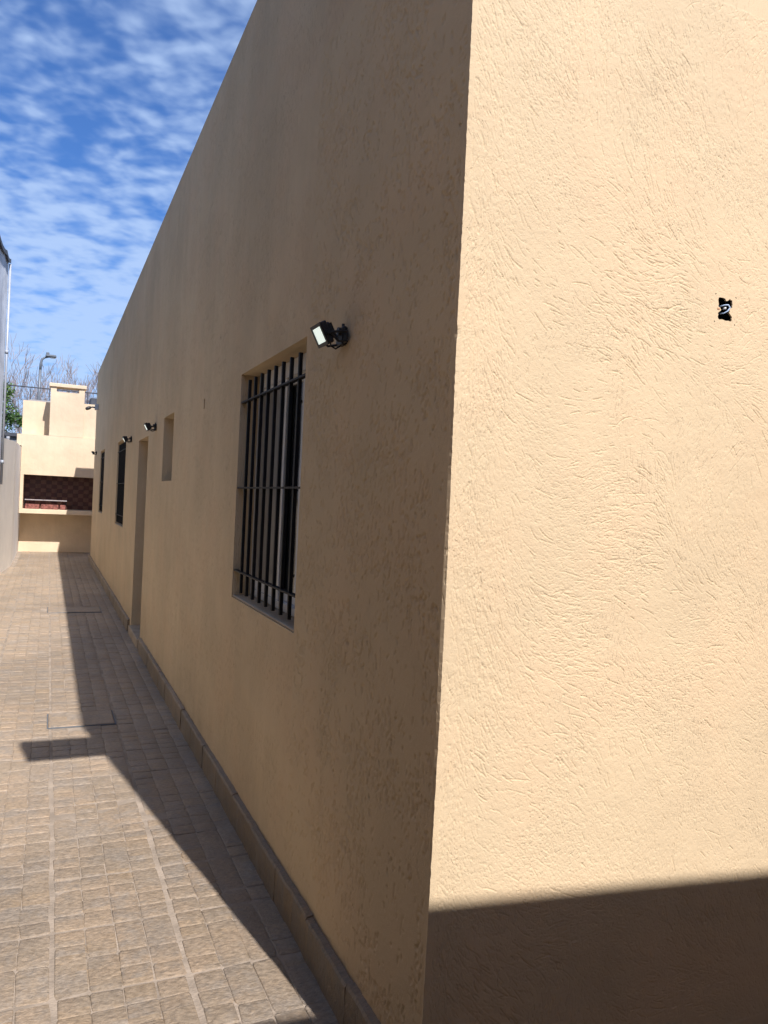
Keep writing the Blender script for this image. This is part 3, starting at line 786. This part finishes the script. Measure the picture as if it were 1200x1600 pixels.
# ------------------------------------------------------------------ beyond the barbecue
rb = thing('rear_building', 'flat-roofed building behind the barbecue carrying a dark roof edge and railing', 'building', (1, 24, 0))
MB().box(-1.55, 8, 21.2, 28, 0, 3.92).build('wall', M_PLAST, rb)
MB().box(-1.5, 8, 21.25, 27.95, 3.925, 3.98).build('roof', M_ROOF, rb)
MB().bbox(.06, 1.6, 21.5, 22.5, 3.985, 4.20, .02).build('roof_box', M_DARKM, rb)
rl = thing('railing', 'thin dark metal railing with wires along the roof behind the chimney', 'railing', (-.5, 22, 3.98))
MB().tube([(-3.4,22.02,4.40),(-1.5,22,4.395),(.5,22,4.39),(2.5,22,4.39)], .018, 6).build('top_rail', M_DARKM, rl, smooth=True)
for z in (4.28, 4.18, 4.08): MB().tube([(-1.5,22,z),(2.5,22,z)], .005, 5).build('wire', M_GALV, rl)
for x in (-1.48, -1.0, -.5, 0.0, .5, 1.2, 2.0): MB().tube([(x,22,3.98),(x,22,4.39)], .012, 6).build('post', M_DARKM, rl)

sl_ = thing('street_lamp', 'grey street lamp with a curved arm among bare branches above the chimney', 'street lamp', (-1.42, 32, 0))
MB().tube([(-1.46,32,0),(-1.44,32,3.0),(-1.42,32,5.2),(-1.41,32,6.3)], [.085,.075,.06,.052], 10).build('pole', M_GALV, sl_, smooth=True)
MB().tube([(-1.41,32,6.25),(-1.40,32,6.55),(-1.36,32,6.72),(-1.27,32,6.80),(-1.12,32,6.85)], [.05,.046,.042,.038,.034], 8).build('arm', M_GALV, sl_, smooth=True)
hdm = MB().bbox(-1.24, -.84, 31.86, 32.14, 6.83, 6.93, .03); hdm.bbox(-1.22,-1.10,31.92,32.08,6.93,7.02,.02)
lh = hdm.build('lamp_head', M_GALV, sl_); MB().bbox(-1.06,-.88,31.9,32.1,6.812,6.829,.004).build('lens', M_WHITEAL, lh)

def bare_tree(base, height, spread, seed, label, lean=0.0):
    r = random.Random(seed)
    t = thing('bare_tree', label, 'tree', base, 'leafless trees beyond the roofs')
    tr, br_, tw = MB(), MB(), MB()
    def grow(p, d, L, rad, lev):
        n = 4; pts = [p]; rs = [rad]
        for k in range(n):
            d = (d + Vector((r.uniform(-1,1), r.uniform(-1,1), r.uniform(-.3,.6)))*(.10+.03*lev)).normalized()
            pts.append(pts[-1] + d*L/n); rs.append(rad*(1-.5*(k+1)/n))
        (tr if lev == 0 else br_ if lev < 3 else tw).tube(pts, rs, 7 if lev == 0 else 5 if lev < 3 else 3, caps=False)
        if lev >= 5: return
        nk = (3, 4, 4, 4, 3)[lev]
        for k in range(nk):
            i = n if k == 0 else r.randint(1 if lev else 3, n); q = pts[i]
            ax = Vector((r.uniform(-1,1), r.uniform(-1,1), 0)).normalized()
            sp2 = spread*(.35 if k == 0 else r.uniform(.6, 1.1))
            nd = (d + ax*sp2 + Vector((0,0,.28))).normalized()
            grow(q, nd, L*r.uniform(.58,.80), max(rs[i]*.70, .012), lev+1)
    grow(Vector(base), Vector((lean,0,1)).normalized(), height*.34, height*.016, 0)
    tr.build('trunk', M_BARK, t, smooth=True); br_.build('limbs', M_BARK, t, smooth=True); tw.build('twigs', M_BARK, t)
bare_tree((-2.0, 41, 0), 8.6, .75, 21, 'leafless tree fanning out behind the street lamp, left of the chimney', -.06)
bare_tree((-.3, 42, 0), 9.1, .62, 5, 'leafless tree rising directly behind the chimney cap')
bare_tree((.95, 43, 0), 8.4, .6, 33, 'leafless tree at the right, half hidden by the house corner', .03)
bare_tree((-3.6, 46, 0), 8.0, .7, 12, 'pale leafless tree at the left, beside the grey building edge', .03)

gt = thing('leafy_tree', 'green leafy tree between the grey building and the barbecue', 'tree', (-2.75, 26, 0))
MB().tube([(-2.75,26,0),(-2.7,26,1.6),(-2.78,26.05,2.8),(-2.7,26,4.2)], [.13,.11,.08,.03], 8).build('trunk', M_GREENBARK, gt, smooth=True)
lb = MB(); lr = random.Random(9)
for k in range(10):
    a = lr.uniform(0, 6.28); q = Vector((-2.75, 26, lr.uniform(1.8, 3.6))); lb.tube([q, q+Vector((math.cos(a)*.4, math.sin(a)*.4, .25)), q+Vector((math.cos(a)*.8, math.sin(a)*.8, .6))], [.035,.025,.01], 5)
lb.build('limbs', M_GREENBARK, gt, smooth=True)
lv = MB()
clumps = []
for k in range(62):
    z = lr.uniform(1.9, 5.0); rr = (1.15 if z < 3.7 else 1.15-(z-3.7)*.62)
    a = lr.uniform(0, 6.28); q = math.sqrt(lr.random())*rr
    clumps.append((Vector((-2.75+math.cos(a)*q, 26+math.sin(a)*q, z)), lr.uniform(.16, .32)))
for c_, R_ in clumps:
    for k in range(150):
        v = Vector((lr.gauss(0,1), lr.gauss(0,1), lr.gauss(0,1))).normalized()*R_*lr.uniform(.5,1.05)
        p = c_+v; s = lr.uniform(.03,.06)
        t1 = Vector((lr.uniform(-1,1), lr.uniform(-1,1), lr.uniform(-.6,.6))).normalized(); t2 = t1.cross(Vector((lr.uniform(-1,1), lr.uniform(-1,1), lr.uniform(-1,1)))).normalized()
        lv.add([p-t1*s, p+t2*s*.5, p+t1*s, p-t2*s*.5], [(0,1,2,3)])
lv.build('crown', M_LEAF, gt)
dr = thing('shed', 'dark-roofed shed glimpsed between the green tree and the barbecue', 'shed', (-2.3, 24, 0))
MB().box(-3.4, -1.75, 23.2, 24.4, 0, 3.05).build('wall', M_GALV, dr)
MB().bbox(-3.45, -1.70, 23.1, 24.5, 3.053, 3.16, .01).build('roof', M_DARKM, dr)
ps = MB().tube([(-1.98,21.6,0),(-1.98,21.6,2.93)], .035, 8); ps.tube([(-1.98,21.6,2.9),(-1.98,21.6,2.96)], .045, 8)
tag(ps.build('post', M_ZINCW), 'pale metal post just behind the boundary wall', 'post')
